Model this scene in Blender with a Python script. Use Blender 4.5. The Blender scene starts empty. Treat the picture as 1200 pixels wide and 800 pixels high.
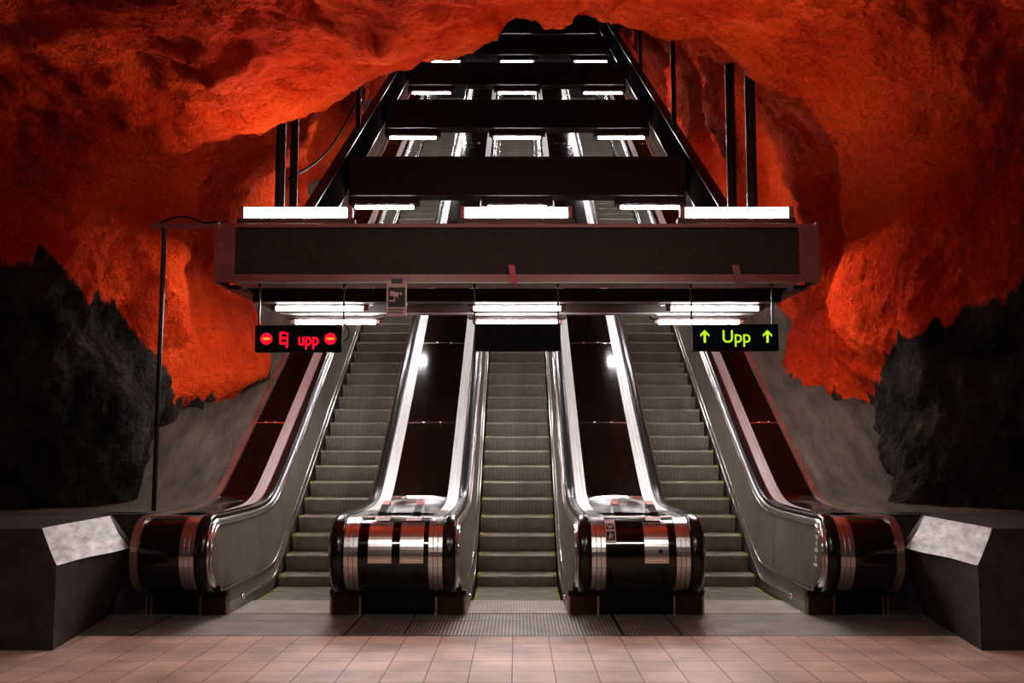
import bpy, bmesh, math, random
import numpy as np
from mathutils import Vector, noise, Matrix
random.seed(7)
SC = bpy.context.scene
COL = SC.collection
PI = math.pi

# ------------------------------------------------------------------ materials
def new_mat(name):
    m = bpy.data.materials.new(name); m.use_nodes = True
    nt = m.node_tree; b = nt.nodes['Principled BSDF']
    return m, nt, b
def setp(b, **k):
    names = dict(col='Base Color', rough='Roughness', metal='Metallic', spec='Specular IOR Level', coat='Coat Weight',
                 coatr='Coat Roughness', em='Emission Color', es='Emission Strength', aniso='Anisotropic')
    for a, v in k.items():
        if a in ('col', 'em'): v = (*v, 1)
        b.inputs[names[a]].default_value = v
def plain(name, col, rough=.5, metal=0., **k):
    m, nt, b = new_mat(name); setp(b, col=col, rough=rough, metal=metal, **k); return m
def noisy(name, c1, c2, rough=.5, metal=0., scale=4., bump=.2, bscale=30., stretch=(1, 1, 1), dist=.01, rr=.15, **k):
    m, nt, b = new_mat(name); setp(b, metal=metal, **k)
    N, L = nt.nodes, nt.links
    tc = N.new('ShaderNodeTexCoord'); mp = N.new('ShaderNodeMapping'); mp.inputs['Scale'].default_value = stretch
    L.new(tc.outputs['Object'], mp.inputs[0])
    n1 = N.new('ShaderNodeTexNoise'); n1.inputs['Scale'].default_value = scale; n1.inputs['Detail'].default_value = 8
    n1.inputs['Roughness'].default_value = .65
    L.new(mp.outputs[0], n1.inputs['Vector'])
    cr = N.new('ShaderNodeValToRGB'); cr.color_ramp.elements[0].position = .35; cr.color_ramp.elements[1].position = .68
    cr.color_ramp.elements[0].color = (*c1, 1); cr.color_ramp.elements[1].color = (*c2, 1)
    L.new(n1.outputs[0], cr.inputs[0]); L.new(cr.outputs[0], b.inputs['Base Color'])
    mr = N.new('ShaderNodeMapRange'); mr.inputs[3].default_value = rough - rr; mr.inputs[4].default_value = rough + rr
    L.new(n1.outputs[0], mr.inputs[0]); L.new(mr.outputs[0], b.inputs['Roughness'])
    if bump:
        n2 = N.new('ShaderNodeTexNoise'); n2.inputs['Scale'].default_value = bscale; n2.inputs['Detail'].default_value = 6
        L.new(mp.outputs[0], n2.inputs['Vector'])
        bp = N.new('ShaderNodeBump'); bp.inputs['Strength'].default_value = bump; bp.inputs['Distance'].default_value = dist
        L.new(n2.outputs[0], bp.inputs['Height']); L.new(bp.outputs[0], b.inputs['Normal'])
    return m
def ribbed(name, c1, c2, period, axis=0, rough=.45, metal=.7, dist=.006, dirt=3., contrast=1.0, axes=None):
    """metal with parallel grooves every `period` metres along `axis`"""
    m, nt, b = new_mat(name); setp(b, metal=metal, rough=rough)
    N, L = nt.nodes, nt.links
    tc = N.new('ShaderNodeTexCoord'); sx = N.new('ShaderNodeSeparateXYZ'); L.new(tc.outputs['Object'], sx.inputs[0])
    def saw(ax):
        mu = N.new('ShaderNodeMath'); mu.operation = 'MULTIPLY'; mu.inputs[1].default_value = 2 * PI / period
        L.new(sx.outputs[ax], mu.inputs[0])
        si = N.new('ShaderNodeMath'); si.operation = 'SINE'; L.new(mu.outputs[0], si.inputs[0])
        mr = N.new('ShaderNodeMapRange'); mr.inputs[1].default_value = -.5; mr.inputs[2].default_value = .5
        L.new(si.outputs[0], mr.inputs[0]); return mr
    w = saw(axis)
    n1 = N.new('ShaderNodeTexNoise'); n1.inputs['Scale'].default_value = dirt; n1.inputs['Detail'].default_value = 8
    L.new(tc.outputs['Object'], n1.inputs['Vector'])
    cr = N.new('ShaderNodeValToRGB'); cr.color_ramp.elements[0].position = .3; cr.color_ramp.elements[1].position = .7
    cr.color_ramp.elements[0].color = (*c1, 1); cr.color_ramp.elements[1].color = (*c2, 1)
    L.new(n1.outputs[0], cr.inputs[0])
    mx = N.new('ShaderNodeMix'); mx.data_type = 'RGBA'; mx.blend_type = 'MULTIPLY'; mx.inputs[0].default_value = contrast
    L.new(cr.outputs[0], mx.inputs[6])
    cw = N.new('ShaderNodeMapRange'); cw.inputs[3].default_value = .35; cw.inputs[4].default_value = 1.
    L.new(w.outputs[0], cw.inputs[0]); L.new(cw.outputs[0], mx.inputs[7]); L.new(mx.outputs[2], b.inputs['Base Color'])
    bp = N.new('ShaderNodeBump'); bp.inputs['Strength'].default_value = .6; bp.inputs['Distance'].default_value = dist
    L.new(w.outputs[0], bp.inputs['Height']); L.new(bp.outputs[0], b.inputs['Normal'])
    return m

M = {}
M['steel'] = noisy('brushed_steel', (.62, .60, .57), (.82, .80, .77), .24, .95, 3, 0, 60, (60, .15, .15), .002, .03)
M['deck'] = noisy('deck_steel_lit', (.78, .77, .74), (.92, .91, .89), .42, .75, 3, 0, 60, (50, .12, .12), .002, .03)  # paler copy of the brushed steel, lamp glare on the incline put into colour
M['steel_side'] = noisy('side_steel', (.25, .235, .20), (.40, .38, .33), .42, .55, 1.2, .06, 40, (1, 1, 1), .002, .1)
M['chrome'] = plain('chrome_trim', (.8, .78, .75), .16, 1.)
M['polish'] = noisy('polished_cover', (.55, .52, .5), (.75, .72, .7), .1, 1., 4, .25, 6, (1, 2, 2), .01, .04)
M['panel'] = noisy('maroon_panel', (.008, .003, .0025), (.011, .004, .003), .12, 0., 1, .0, 8, rr=.02, spec=.2)
M['panel_outer'] = noisy('maroon_panel_outer', (.008, .003, .0025), (.011, .004, .003), .2, 0., 1, .0, 8, rr=.02, spec=.07)
M['newel'] = plain('black_newel', (.006, .004, .004), .12, 0., coat=.4, coatr=.05)
M['rubber'] = plain('handrail_rubber', (.012, .011, .011), .22, 0., spec=.5)
M['boot'] = noisy('boot_metal', (.05, .022, .016), (.09, .04, .03), .4, .5, 6, .05, 30)
M['redsteel'] = noisy('reddish_steel', (.38, .24, .19), (.55, .38, .31), .32, .8, 2, .05, 40)
M['darkbox'] = plain('recess_black', (.006, .004, .004), .5)
M['skirt'] = noisy('skirt_steel', (.20, .19, .165), (.32, .30, .27), .42, .55, 2, .05, 40)
M['gap'] = plain('gap_black', (.004, .004, .004), .7)
M['step'] = ribbed('step_cleats', (.28, .255, .21), (.45, .415, .35), .0168, 0, .45, .35, .006, 4.)
M['step_edge'] = ribbed('step_nosing', (.29, .265, .21), (.45, .415, .34), .0168, 0, .45, .4, .004, 4.)
M['yellow'] = noisy('yellow_line', (.26, .23, .01), (.50, .44, .02), .6, 0, 9, 0)
M['plate'] = ribbed('landing_plate', (.34, .30, .27), (.56, .51, .46), .036, 0, .42, .45, .004, 2.5, .8)
M['comb'] = ribbed('comb_plate', (.50, .46, .38), (.72, .67, .57), .030, 0, .4, .45, .003, 3., .5)
M['beam_panel'] = noisy('beam_panel', (.018, .011, .010), (.050, .032, .030), .6, .1, 14, .4, 60, dist=.01)
M['beam'] = noisy('beam_paint', (.020, .008, .008), (.030, .013, .012), .4, .1, 5, .05, 40)
M['frame'] = noisy('beam_frame_paint', (.24, .09, .08), (.32, .13, .115), .38, .1, 5, .05, 40)
M['greyframe'] = noisy('inner_web', (.010, .008, .0075), (.016, .013, .012), .85, .0, 3, .1, 30, spec=.0)
M['lampbox'] = noisy('lamp_housing', (.03, .012, .012), (.05, .02, .018), .4, .2, 5, 0)
M['conc'] = noisy('concrete_bank', (.032, .022, .015), (.115, .080, .055), .85, 0., 3.6, .6, 14, (1.6, .3, .3), .02, .1)
M['block'] = noisy('block_concrete', (.030, .026, .023), (.075, .066, .06), .75, 0., 5, .5, 22, (1, 1, 1.0), .012, .1)
M['bevel'] = noisy('block_bevel_lit', (.32, .31, .30), (.75, .73, .71), .5, .3, 3.0, .4, 25, (6, 1.2, 3), .012, .1)  # block face with light from above put into its paler colour
M['redtag'] = plain('red_tag', (.5, .05, .03), .4)
M['signbox'] = plain('sign_black', (.003, .003, .003), .5, spec=.1)
M['pole'] = plain('pole_black', (.02, .014, .013), .4, .3)
M['sticker'] = plain('sticker_black', (.01, .006, .006), .5)
M['sticker_w'] = plain('sticker_pale', (.62, .42, .40), .5)
M['white'] = plain('mark_white', (.75, .72, .62), .5)
M['amber'] = plain('mark_yellow', (.7, .6, .25), .5)
M['cable'] = plain('cable_black', (.01, .008, .008), .5)
def glow(name, col, s):
    m, nt, b = new_mat(name); setp(b, col=(.0, .0, .0), rough=1, em=col, es=s); return m
M['tube'] = glow('tube_glow', (1., .965, .98), 125.)
M['tube_cool'] = glow('tube_glow_cool', (.82, 1., .98), 24.)
M['tube_weak'] = glow('tube_glow_weak', (1., .93, .86), 6.)
M['tube_wash'] = glow('tube_glow_wash', (1., .965, .98), 85.)
M['tube_low'] = glow('tube_glow_low', (1., .965, .98), 110.)
M['diff'] = glow('diffuser_glow', (1., .965, .98), 82.)
M['led_red'] = glow('led_red', (1., .005, .03), 1.6)
M['led_orange'] = glow('led_orange', (1., .3, .01), 1.4)
M['led_green'] = glow('led_green', (.50, .80, .01), 1.0)

def tiles_mat():
    m, nt, b = new_mat('floor_tiles'); N, L = nt.nodes, nt.links
    tc = N.new('ShaderNodeTexCoord'); mp = N.new('ShaderNodeMapping')
    mp.inputs['Location'].default_value = (.04, -10.417, 0)
    L.new(tc.outputs['Object'], mp.inputs[0])
    br = N.new('ShaderNodeTexBrick'); br.offset = 0.; br.inputs['Scale'].default_value = 1
    br.inputs['Brick Width'].default_value = .338; br.inputs['Row Height'].default_value = .41
    br.inputs['Mortar Size'].default_value = .005; br.inputs['Mortar Smooth'].default_value = .3
    br.inputs['Color1'].default_value = (.72, .53, .43, 1); br.inputs['Color2'].default_value = (.86, .65, .53, 1)
    br.inputs['Mortar'].default_value = (.2, .11, .08, 1)
    L.new(mp.outputs[0], br.inputs['Vector'])
    n = N.new('ShaderNodeTexNoise'); n.inputs['Scale'].default_value = 1.7; n.inputs['Detail'].default_value = 8
    L.new(tc.outputs['Object'], n.inputs['Vector'])
    mr = N.new('ShaderNodeMapRange'); mr.inputs[1].default_value = .3; mr.inputs[2].default_value = .7
    mr.inputs[3].default_value = .65; mr.inputs[4].default_value = 1.1
    L.new(n.outputs[0], mr.inputs[0])
    mx = N.new('ShaderNodeMix'); mx.data_type = 'RGBA'; mx.blend_type = 'MULTIPLY'; mx.inputs[0].default_value = 1
    L.new(br.outputs['Color'], mx.inputs[6]); L.new(mr.outputs[0], mx.inputs[7]); L.new(mx.outputs[2], b.inputs['Base Color'])
    bp = N.new('ShaderNodeBump'); bp.inputs['Strength'].default_value = .5; bp.inputs['Distance'].default_value = .003; bp.invert = True
    L.new(br.outputs['Fac'], bp.inputs['Height']); L.new(bp.outputs[0], b.inputs['Normal'])
    setp(b, rough=.38)
    return m
M['tiles'] = tiles_mat()

def rock_mat():
    m, nt, b = new_mat('painted_rock'); N, L = nt.nodes, nt.links
    tc = N.new('ShaderNodeTexCoord')
    at = N.new('ShaderNodeAttribute'); at.attribute_name = 'paint'
    def nz(scale, detail=8, rough=.6, vec=None):
        n = N.new('ShaderNodeTexNoise'); n.inputs['Scale'].default_value = scale; n.inputs['Detail'].default_value = detail
        n.inputs['Roughness'].default_value = rough
        L.new(vec or tc.outputs['Object'], n.inputs['Vector']); return n
    # red paint
    n1 = nz(.8, 4, .5)
    cr = N.new('ShaderNodeValToRGB'); e = cr.color_ramp.elements
    e[0].position = .30; e[0].color = (.60, .036, .006, 1); e[1].position = .62; e[1].color = (.95, .105, .018, 1)
    x = e.new(.48); x.color = (.80, .066, .009, 1)
    L.new(n1.outputs[0], cr.inputs[0])
    # dark speckle where the black rock shows through
    n2 = nz(9, 10, .7)
    r2 = N.new('ShaderNodeMapRange'); r2.inputs[1].default_value = .62; r2.inputs[2].default_value = .72
    L.new(n2.outputs[0], r2.inputs[0])
    m1 = N.new('ShaderNodeMix'); m1.data_type = 'RGBA'; L.new(r2.outputs[0], m1.inputs[0]); L.new(cr.outputs[0], m1.inputs[6])
    m1.inputs[7].default_value = (.16, .012, .005, 1)
    # black rock
    n3 = nz(1.6, 10, .7)
    cd = N.new('ShaderNodeValToRGB'); e = cd.color_ramp.elements
    e[0].position = .38; e[0].color = (.014, .012, .010, 1); e[1].position = .72; e[1].color = (.12, .10, .082, 1)
    L.new(n3.outputs[0], cd.inputs[0])
    # edge of the paint
    mp = N.new('ShaderNodeMapping'); mp.inputs['Scale'].default_value = (1, 1, .35); L.new(tc.outputs['Object'], mp.inputs[0])
    n4 = nz(3.2, 6, .6, mp.outputs[0])
    ad = N.new('ShaderNodeMath'); ad.operation = 'MULTIPLY_ADD'; ad.inputs[1].default_value = .6; ad.inputs[2].default_value = -.3
    L.new(n4.outputs[0], ad.inputs[0])
    sm = N.new('ShaderNodeMath'); sm.operation = 'ADD'; L.new(at.outputs['Fac'], sm.inputs[0]); L.new(ad.outputs[0], sm.inputs[1])
    st = N.new('ShaderNodeMapRange'); st.inputs[1].default_value = -.02; st.inputs[2].default_value = .05
    L.new(sm.outputs[0], st.inputs[0])
    m2 = N.new('ShaderNodeMix'); m2.data_type = 'RGBA'; L.new(st.outputs[0], m2.inputs[0]); L.new(cd.outputs[0], m2.inputs[6]); L.new(m1.outputs[2], m2.inputs[7])
    L.new(m2.outputs[2], b.inputs['Base Color'])
    n5 = nz(3.5, 8, .6); n6 = nz(10, 6, .62)
    b1 = N.new('ShaderNodeBump'); b1.inputs['Strength'].default_value = .8; b1.inputs['Distance'].default_value = .30
    L.new(n5.outputs[0], b1.inputs['Height'])
    b2 = N.new('ShaderNodeBump'); b2.inputs['Strength'].default_value = 1.; b2.inputs['Distance'].default_value = .17
    L.new(n6.outputs[0], b2.inputs['Height']); L.new(b1.outputs[0], b2.inputs['Normal']); L.new(b2.outputs[0], b.inputs['Normal'])
    setp(b, rough=.8, spec=.08)
    return m
M['rock'] = rock_mat()

# ------------------------------------------------------------------ object helpers
def tag(o, label=None, cat=None, group=None, kind=None):
    for k, v in (('label', label), ('category', cat), ('group', group), ('kind', kind)):
        if v: o[k] = v
    return o
def empty(name, loc, label=None, cat=None, group=None):
    o = bpy.data.objects.new(name, None); COL.objects.link(o); o.location = loc
    o.empty_display_size = .2
    return tag(o, label, cat, group)
def worldloc(o):
    v = Vector(o.location)
    return v + worldloc(o.parent) if o.parent else v
class MB:
    """collects shapes in world coordinates; build() links them as one mesh object"""
    def __init__(s): s.v = []; s.f = []; s.m = []; s.sm = []
    def add(s, verts, faces, mi=0, smooth=False):
        o = len(s.v); s.v += [tuple(p) for p in verts]
        for f in faces: s.f.append(tuple(i + o for i in f)); s.m.append(mi); s.sm.append(smooth)
        return s
    def box(s, x0, x1, y0, y1, z0, z1, mi=0, bev=0.):
        if bev <= 0:
            v = [(x0, y0, z0), (x1, y0, z0), (x1, y1, z0), (x0, y1, z0), (x0, y0, z1), (x1, y0, z1), (x1, y1, z1), (x0, y1, z1)]
            return s.add(v, [(0, 3, 2, 1), (4, 5, 6, 7), (0, 1, 5, 4), (1, 2, 6, 5), (2, 3, 7, 6), (3, 0, 4, 7)], mi)
        bm = bmesh.new(); bmesh.ops.create_cube(bm, size=1)
        for v in bm.verts: v.co = Vector(((x0 + x1) / 2 + v.co.x * (x1 - x0), (y0 + y1) / 2 + v.co.y * (y1 - y0), (z0 + z1) / 2 + v.co.z * (z1 - z0)))
        bmesh.ops.bevel(bm, geom=bm.edges[:], offset=bev, segments=2, affect='EDGES', profile=.6)
        bm.verts.index_update(); s.add([v.co[:] for v in bm.verts], [[q.index for q in f.verts] for f in bm.faces], mi); bm.free()
        return s
    def grid(s, rows, mi=0, smooth=False, flip=False):
        n = len(rows[0]); v = [p for r in rows for p in r]; f = []
        for i in range(len(rows) - 1):
            for j in range(n - 1):
                q = (i * n + j, i * n + j + 1, (i + 1) * n + j + 1, (i + 1) * n + j)
                f.append(q[::-1] if flip else q)
        return s.add(v, f, mi, smooth)
    def tube(s, path, r, n=10, mi=0, caps=True, smooth=True):
        P = [Vector(p) for p in path]; rings = []; up = None
        for i, p in enumerate(P):
            t = (P[min(i + 1, len(P) - 1)] - P[max(i - 1, 0)]).normalized()
            if up is None:
                a = Vector((0, 0, 1)) if abs(t.z) < .9 else Vector((1, 0, 0)); up = t.cross(a).normalized()
            up = (up - t * up.dot(t)).normalized(); w = t.cross(up)
            rings.append([p + (up * math.cos(2 * PI * k / n) + w * math.sin(2 * PI * k / n)) * r for k in range(n)])
        o = [q for rg in rings for q in rg]; f = []
        for i in range(len(P) - 1):
            for k in range(n): f.append((i * n + k, i * n + (k + 1) % n, (i + 1) * n + (k + 1) % n, (i + 1) * n + k))
        s.add(o, f, mi, smooth)
        if caps:
            s.add(rings[0], [tuple(range(n))[::-1]], mi); s.add(rings[-1], [tuple(range(n))], mi)
        return s
    def ball(s, c, r, mi=0, seg=12):
        bm = bmesh.new(); bmesh.ops.create_uvsphere(bm, u_segments=seg, v_segments=seg // 2 + 2, radius=r)
        bm.verts.index_update(); s.add([(v.co + Vector(c))[:] for v in bm.verts], [[q.index for q in f.verts] for f in bm.faces], mi, True); bm.free()
        return s
    def prism(s, poly, x0, x1, mi=0):
        """poly in (y,z), extruded along x"""
        n = len(poly); v = [(x0, y, z) for y, z in poly] + [(x1, y, z) for y, z in poly]
        f = [tuple(range(n)), tuple(range(2 * n - 1, n - 1, -1))] + [(i, n + i, n + (i + 1) % n, (i + 1) % n) for i in range(n)]
        return s.add(v, f, mi)
    def build(s, name, mats, parent=None, label=None):
        if not isinstance(mats, (list, tuple)): mats = [mats]
        me = bpy.data.meshes.new(name); off = worldloc(parent) if parent else Vector((0, 0, 0))
        me.from_pydata([(a - off.x, b - off.y, c - off.z) for a, b, c in s.v], [], s.f)
        for m in mats: me.materials.append(m)
        me.polygons.foreach_set('material_index', s.m); me.polygons.foreach_set('use_smooth', s.sm)
        bm = bmesh.new(); bm.from_mesh(me); bmesh.ops.recalc_face_normals(bm, faces=bm.faces[:]); bm.to_mesh(me); bm.free()
        me.update()
        o = bpy.data.objects.new(name, me); COL.objects.link(o); o.parent = parent
        if label: o['label'] = label
        return o
def copy_tree(o, loc, label=None, group=None, parent=None):
    c = o.copy(); COL.objects.link(c); c.parent = parent
    if loc is not None: c.location = loc
    if label: c['label'] = label
    if group: c['group'] = group
    for ch in list(o.children): copy_tree(ch, None, parent=c)
    return c
def text_obj(name, s, size, mat, parent, loc, rot=(PI / 2, 0, 0), ext=.002, sx=1., bold=.0):
    cu = bpy.data.curves.new(name, 'FONT'); cu.body = s; cu.size = size; cu.extrude = ext; cu.align_x = 'CENTER'; cu.align_y = 'CENTER'
    cu.offset = bold
    o = bpy.data.objects.new(name, cu); COL.objects.link(o)
    dg = bpy.context.evaluated_depsgraph_get(); dg.update()
    me = bpy.data.meshes.new_from_object(o.evaluated_get(dg)); bpy.data.objects.remove(o)
    me.materials.clear(); me.materials.append(mat)
    ob = bpy.data.objects.new(name, me); COL.objects.link(ob); ob.parent = parent
    ob.location = Vector(loc) - worldloc(parent); ob.rotation_euler = rot; ob.scale = (sx, 1, 1)
    return ob

# ------------------------------------------------------------------ escalator curves
Y_END = 43.0
TAN = math.tan(math.radians(30))
def smax(a, b, k): return .5 * (a + b + math.sqrt((a - b) ** 2 + k * k))
def nose(y): return TAN * (y - 13.75)
def z_rail(y): return smax(1.075, nose(y) + .88, .22)
def z_low(y): return smax(.275, nose(y) + .09, .16)
def z_trim(y): return smax(.115, nose(y) + .03, .10)
YC, ZC, RY, RZ = 11.60, .67, .46, .42
def ypts():
    ys = list(np.arange(11.6, 16.0, .12)) + list(np.arange(16.0, Y_END, 1.8)) + [Y_END]
    return ys
def rail_path(off, y_from=None, y_to=None, arc=True):
    """profile of balustrade top, pushed inwards by off; starts under the newel nose"""
    P = []
    if arc:
        for k in range(0, 25):
            a = -PI / 2 + PI * k / 24
            P.append((YC - math.cos(a) ** .85 * (RY - off) if k not in (0, 24) else YC, ZC + math.sin(a) * (RZ - off) - (0)))
    for y in ypts()[1:]:
        # offset along the normal
        s = (z_rail(y + .01) - z_rail(y - .01)) / .02; l = math.hypot(1, s)
        P.append((y + off * s / l, z_rail(y) - off / l + (.015 if False else 0)))
    # blend end of arc (z = ZC+RZ-off) with the start of the top (z_rail - off)
    if y_from is not None: P = [p for p in P if p[0] >= y_from]
    if y_to is not None: P = [p for p in P if p[0] <= y_to]
    return P
def sweep(mb, section, y_from=None, y_to=None, arc=True, mi=0, smooth=True):
    """section: list of (x, off)"""
    cols = [[(x, y, z) for (y, z) in rail_path(off, None, None, arc)] for x, off in section]
    n = len(cols[0]); ref = rail_path(0, None, None, arc)
    keep = [i for i in range(n) if (y_from is None or ref[i][0] >= y_from) and (y_to is None or ref[i][0] <= y_to)]
    rows = [[c[i] for c in cols] for i in keep]
    mb.grid(rows, mi, smooth)
    return rows
def sweep_span(mb, section, ya, yb, n=8, mi=0, smooth=True):
    """piece of the top between exact ya and yb"""
    rows = []
    for i in range(n + 1):
        y = ya + (yb - ya) * i / n
        s = (z_rail(y + .01) - z_rail(y - .01)) / .02; l = math.hypot(1, s)
        rows.append([(x, y + off * s / l, z_rail(y) - off / l) for x, off in section])
    mb.grid(rows, mi, smooth); return rows
def sweep_arc(mb, section, a0, a1, n=10, mi=0, smooth=True):
    rows = []
    for i in range(n + 1):
        a = math.radians(a0 + (a1 - a0) * i / n)
        rows.append([(x, YC - max(math.cos(a), 0) ** .85 * (RY - off), ZC + math.sin(a) * (RZ - off)) for x, off in section])
    mb.grid(rows, mi, smooth); return rows

PITCH = 2.565
CENTERS = [-PITCH, 0., PITCH]

def lane_side(root, xs, sgn, side):
    """xs: x of the lane wall (bottom); sgn: +1 when the lane lies at larger x"""
    # handrail
    mb = MB(); a = xs - sgn * .095; w = .12
    sec = [(a, .06), (a + sgn * .012, .03), (a, .012), (a - sgn * .02, 0), (a - sgn * (w - .02), 0), (a - sgn * w, .012), (a - sgn * (w + .0), .045)]
    sweep(mb, sec); mb.build('handrail', M['rubber'], root)
    # bright guide strip right under the rail on the lane side and outer newel ring
    mb = MB(); b = xs - sgn * .095
    sec = [(b, .05), (b + sgn * .03, .06), (b + sgn * .035, .10), (b + sgn * .03, .12)]
    sweep(mb, sec); mb.build('guide_strip', M['steel'], root)
    # side panel
    mb = MB(); xt = xs - sgn * .066
    top = rail_path(.115); rows = []
    for (y, z) in top:
        if y <= 11.62 + .001 and z < ZC + RZ - .12: lo = (11.62, .29) if z > .4 else (11.62, min(z, .29))
        else: lo = (y, z_low(y))
        t = [(xt, y, z), (xs - sgn * .03, lo[0], lo[1])]; rows.append(t)
    mb.grid(rows, 0, False)
    mb.build('side_panel', M['steel_side'], root)
    # rim around the side panel
    mb = MB(); path = [(xt + sgn * .004, y, z) for y, z in top]
    low = [(xs - sgn * .026, y, z_low(y)) for y in ypts()]
    mb.tube(path, .013, 6); mb.tube([path[0]] + low, .013, 6)
    mb.build('panel_rim', M['chrome'], root)
    # panel joints
    for y in [13.35] + [13.35 + 2.3 * k for k in range(1, 13)]:
        z0, z1 = z_low(y), z_rail(y) - .12
        mb = MB(); e = sgn * .0025
        mb.add([(xt + e, y - .005, z1), (xt + e, y + .005, z1), (xs - sgn * .03 + e, y + .005, z0), (xs - sgn * .03 + e, y - .005, z0)], [(0, 1, 2, 3)])
        mb.build('panel_joint', M['gap'], root)
    # skirt: plate from side panel down to the steps
    mb = MB(); rows = []
    for y in [11.795] + ypts()[2:]:
        bot = min(-.0, 0) if y < 12.8 else smax(-.15, nose(y) - .5, .1) if y > 14 else -.1
        rows.append([(xs - sgn * .03, y, z_low(y)), (xs - sgn * .012, y, z_trim(y)), (xs, y, z_trim(y) - .02), (xs, y, 0.0 if y < 12.9 else bot)])
    mb.grid(rows, 0, False); mb.build('skirt', M['skirt'], root)
    # bright tubular skirt trim with ball end
    mb = MB(); P = [(xs + sgn * .006, y, z_trim(y)) for y in ypts() if y > 12.3]
    mb.tube(P, .017, 8); mb.ball((xs + sgn * .008, 12.33, z_trim(12.3)), .03)
    mb.build('skirt_trim', M['chrome'], root)

def bands(root, x0, x1):
    """brushed deck band between rail and panel, three grooved strips"""
    mb = MB(); w = x1 - x0
    sec = [(x0, .05), (x0, .03), (x0 + w * .30, .03), (x0 + w * .33, .04), (x0 + w * .36, .03), (x0 + w * .64, .03), (x0 + w * .67, .04), (x0 + w * .70, .03), (x1, .03), (x1, .05)]
    sweep(mb, sec, y_to=12.8, smooth=False); mb.build('newel_band', M['steel'], root)
    mb = MB(); sweep(mb, sec, y_from=12.75, smooth=False); mb.build('deck_band', M['deck'], root)

SEAMS = [14.16] + [16.04 + 2.54 * k for k in range(0, 12)]
SEAMS = [s for s in SEAMS if s < Y_END]
def deck_panels(root, x0, x1, polished=True):
    xm = (x0 + x1) / 2
    def sec(o, c=.012): return [(x0 + (x1 - x0) * k / 6, o - c * (1 - (k / 3 - 1) ** 2)) for k in range(7)]
    for i in range(len(SEAMS)):
        a = SEAMS[i]; b = SEAMS[i + 1] if i + 1 < len(SEAMS) else Y_END
        mb = MB(); sweep_span(mb, sec(.045), a + .004, b - .004, 6); mb.build('deck_panel', M['panel'] if polished else M['panel_outer'], root)
        if i:
            mb = MB(); sweep_span(mb, sec(.038), a - .02, a + .02, 1)
            for q in (.34, .68):
                y = a; x = x0 + (x1 - x0) * q
                mb.ball((x, y - .0, z_rail(y) - .025), .022)
            mb.build('joint_strip', M['chrome'], root)
    # curved polished cover between incline and newel
    mb = MB(); sweep_span(mb, sec(.042), 12.35, 14.156, 22)
    mb.build('transition_cover', M['polish'] if polished else M['panel'], root)
    mb = MB(); sweep_span(mb, sec(.045, .0), 11.62, 12.345, 2)
    mb.build('newel_top', M['newel'], root)
    mb = MB(); sweep_arc(mb, sec(.05, .0), -88, 90, 24); mb.build('newel_front', M['newel'], root)
    mb = MB()
    mb.tube([(x0 + .005, 11.52, 1.055), (x1 - .005, 11.52, 1.055)], .012, 8); mb.build('top_edge_strip', M['chrome'], root)

def boots(root, x0, x1, cuts, endbox=True):
    """base under the newel: two stainless boots and a recessed black plinth"""
    for a, b in cuts:
        mb = MB(); mb.prism([(11.72, 0), (11.72, .20), (11.66, .27), (11.80, .27), (11.80, 0)], a, b)
        o = mb.build('boot', M['boot'], root)
        for u in (a - .002, b - .02):
            mb = MB(); mb.box(u, u + .022, 11.712, 11.725, 0.0, .2); mb.build('edge_strip', M['redsteel'], o)
    mb = MB(); mb.prism([(11.95, 0), (11.95, .27), (11.62, .27), (11.62, .30), (12.9, .30), (12.9, 0)], x0 + .03, x1 - .03); mb.build('plinth', M['darkbox'], root)

def recess_fill(root, x0, x1):
    # closed dark core so that one cannot look into the newel
    mb = MB(); rows = []
    for i in range(13):
        a = math.radians(-90 + 180 * i / 12)
        rows.append([(x0, YC - max(math.cos(a), 0) ** .85 * (RY - .08), ZC + math.sin(a) * (RZ - .08)), (x1, YC - max(math.cos(a), 0) ** .85 * (RY - .08), ZC + math.sin(a) * (RZ - .08))])
    mb.grid(rows, 0, True)
    for x in (x0, x1):
        P = [(YC - max(math.cos(math.radians(-90 + 15 * i)), 0) ** .85 * (RY - .08), ZC + math.sin(math.radians(-90 + 15 * i)) * (RZ - .08)) for i in range(13)]
        mb.add([(x, y, z) for y, z in P], [tuple(range(len(P)))])
    mb.build('newel_core', M['darkbox'], root)

# ------------------------------------------------------------------ the two middle balustrades
def access_plate(root, x0, x1, knob=False):
    mb = MB(); sweep_arc(mb, [(x0, .045), (x0, .034), (x1, .034), (x1, .045)], -10, 62, 14, smooth=False)
    o = mb.build('access_plate', M['steel'], root)
    mb = MB(); w = x1 - x0
    sweep_arc(mb, [(x0 + w * .16, .03), (x1 - w * .2, .03)], 66, 84, 4)
    mb.build('catch', M['sticker_w'], o)
    mb = MB(); sweep_arc(mb, [(x0 + w * .18, .03), (x1 - w * .18, .03)], 56, 59, 2)
    sweep_arc(mb, [(x0 + w * .1, .03), (x1 - w * .1, .03)], -6, -3, 2)
    mb.build('plate_edge', M['chrome'], o)
    if knob:
        a = math.radians(8); mb = MB(); mb.ball((x1 - w * .35, YC - math.cos(a) ** .85 * RY + .02, ZC + math.sin(a) * RZ), .022); mb.build('lock', M['darkbox'], o)
def stop_horn(root, x, y=12.5):
    """little dark wedge with red face standing on the polished cover"""
    z = 1.05
    mb = MB(); mb.prism([(y - .5, z - .02), (y - .42, z + .03), (y - .1, z + .10), (y, z + .11), (y + .06, z + .02), (y + .06, z - .02)], x, x + .09, 0)
    mb.prism([(y - .12, z + .10), (y, z + .135), (y + .05, z + .06)], x + .004, x + .086, 1)
    mb.build('guard_wedge', [M['newel'], M['redtag']], root)

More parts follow.
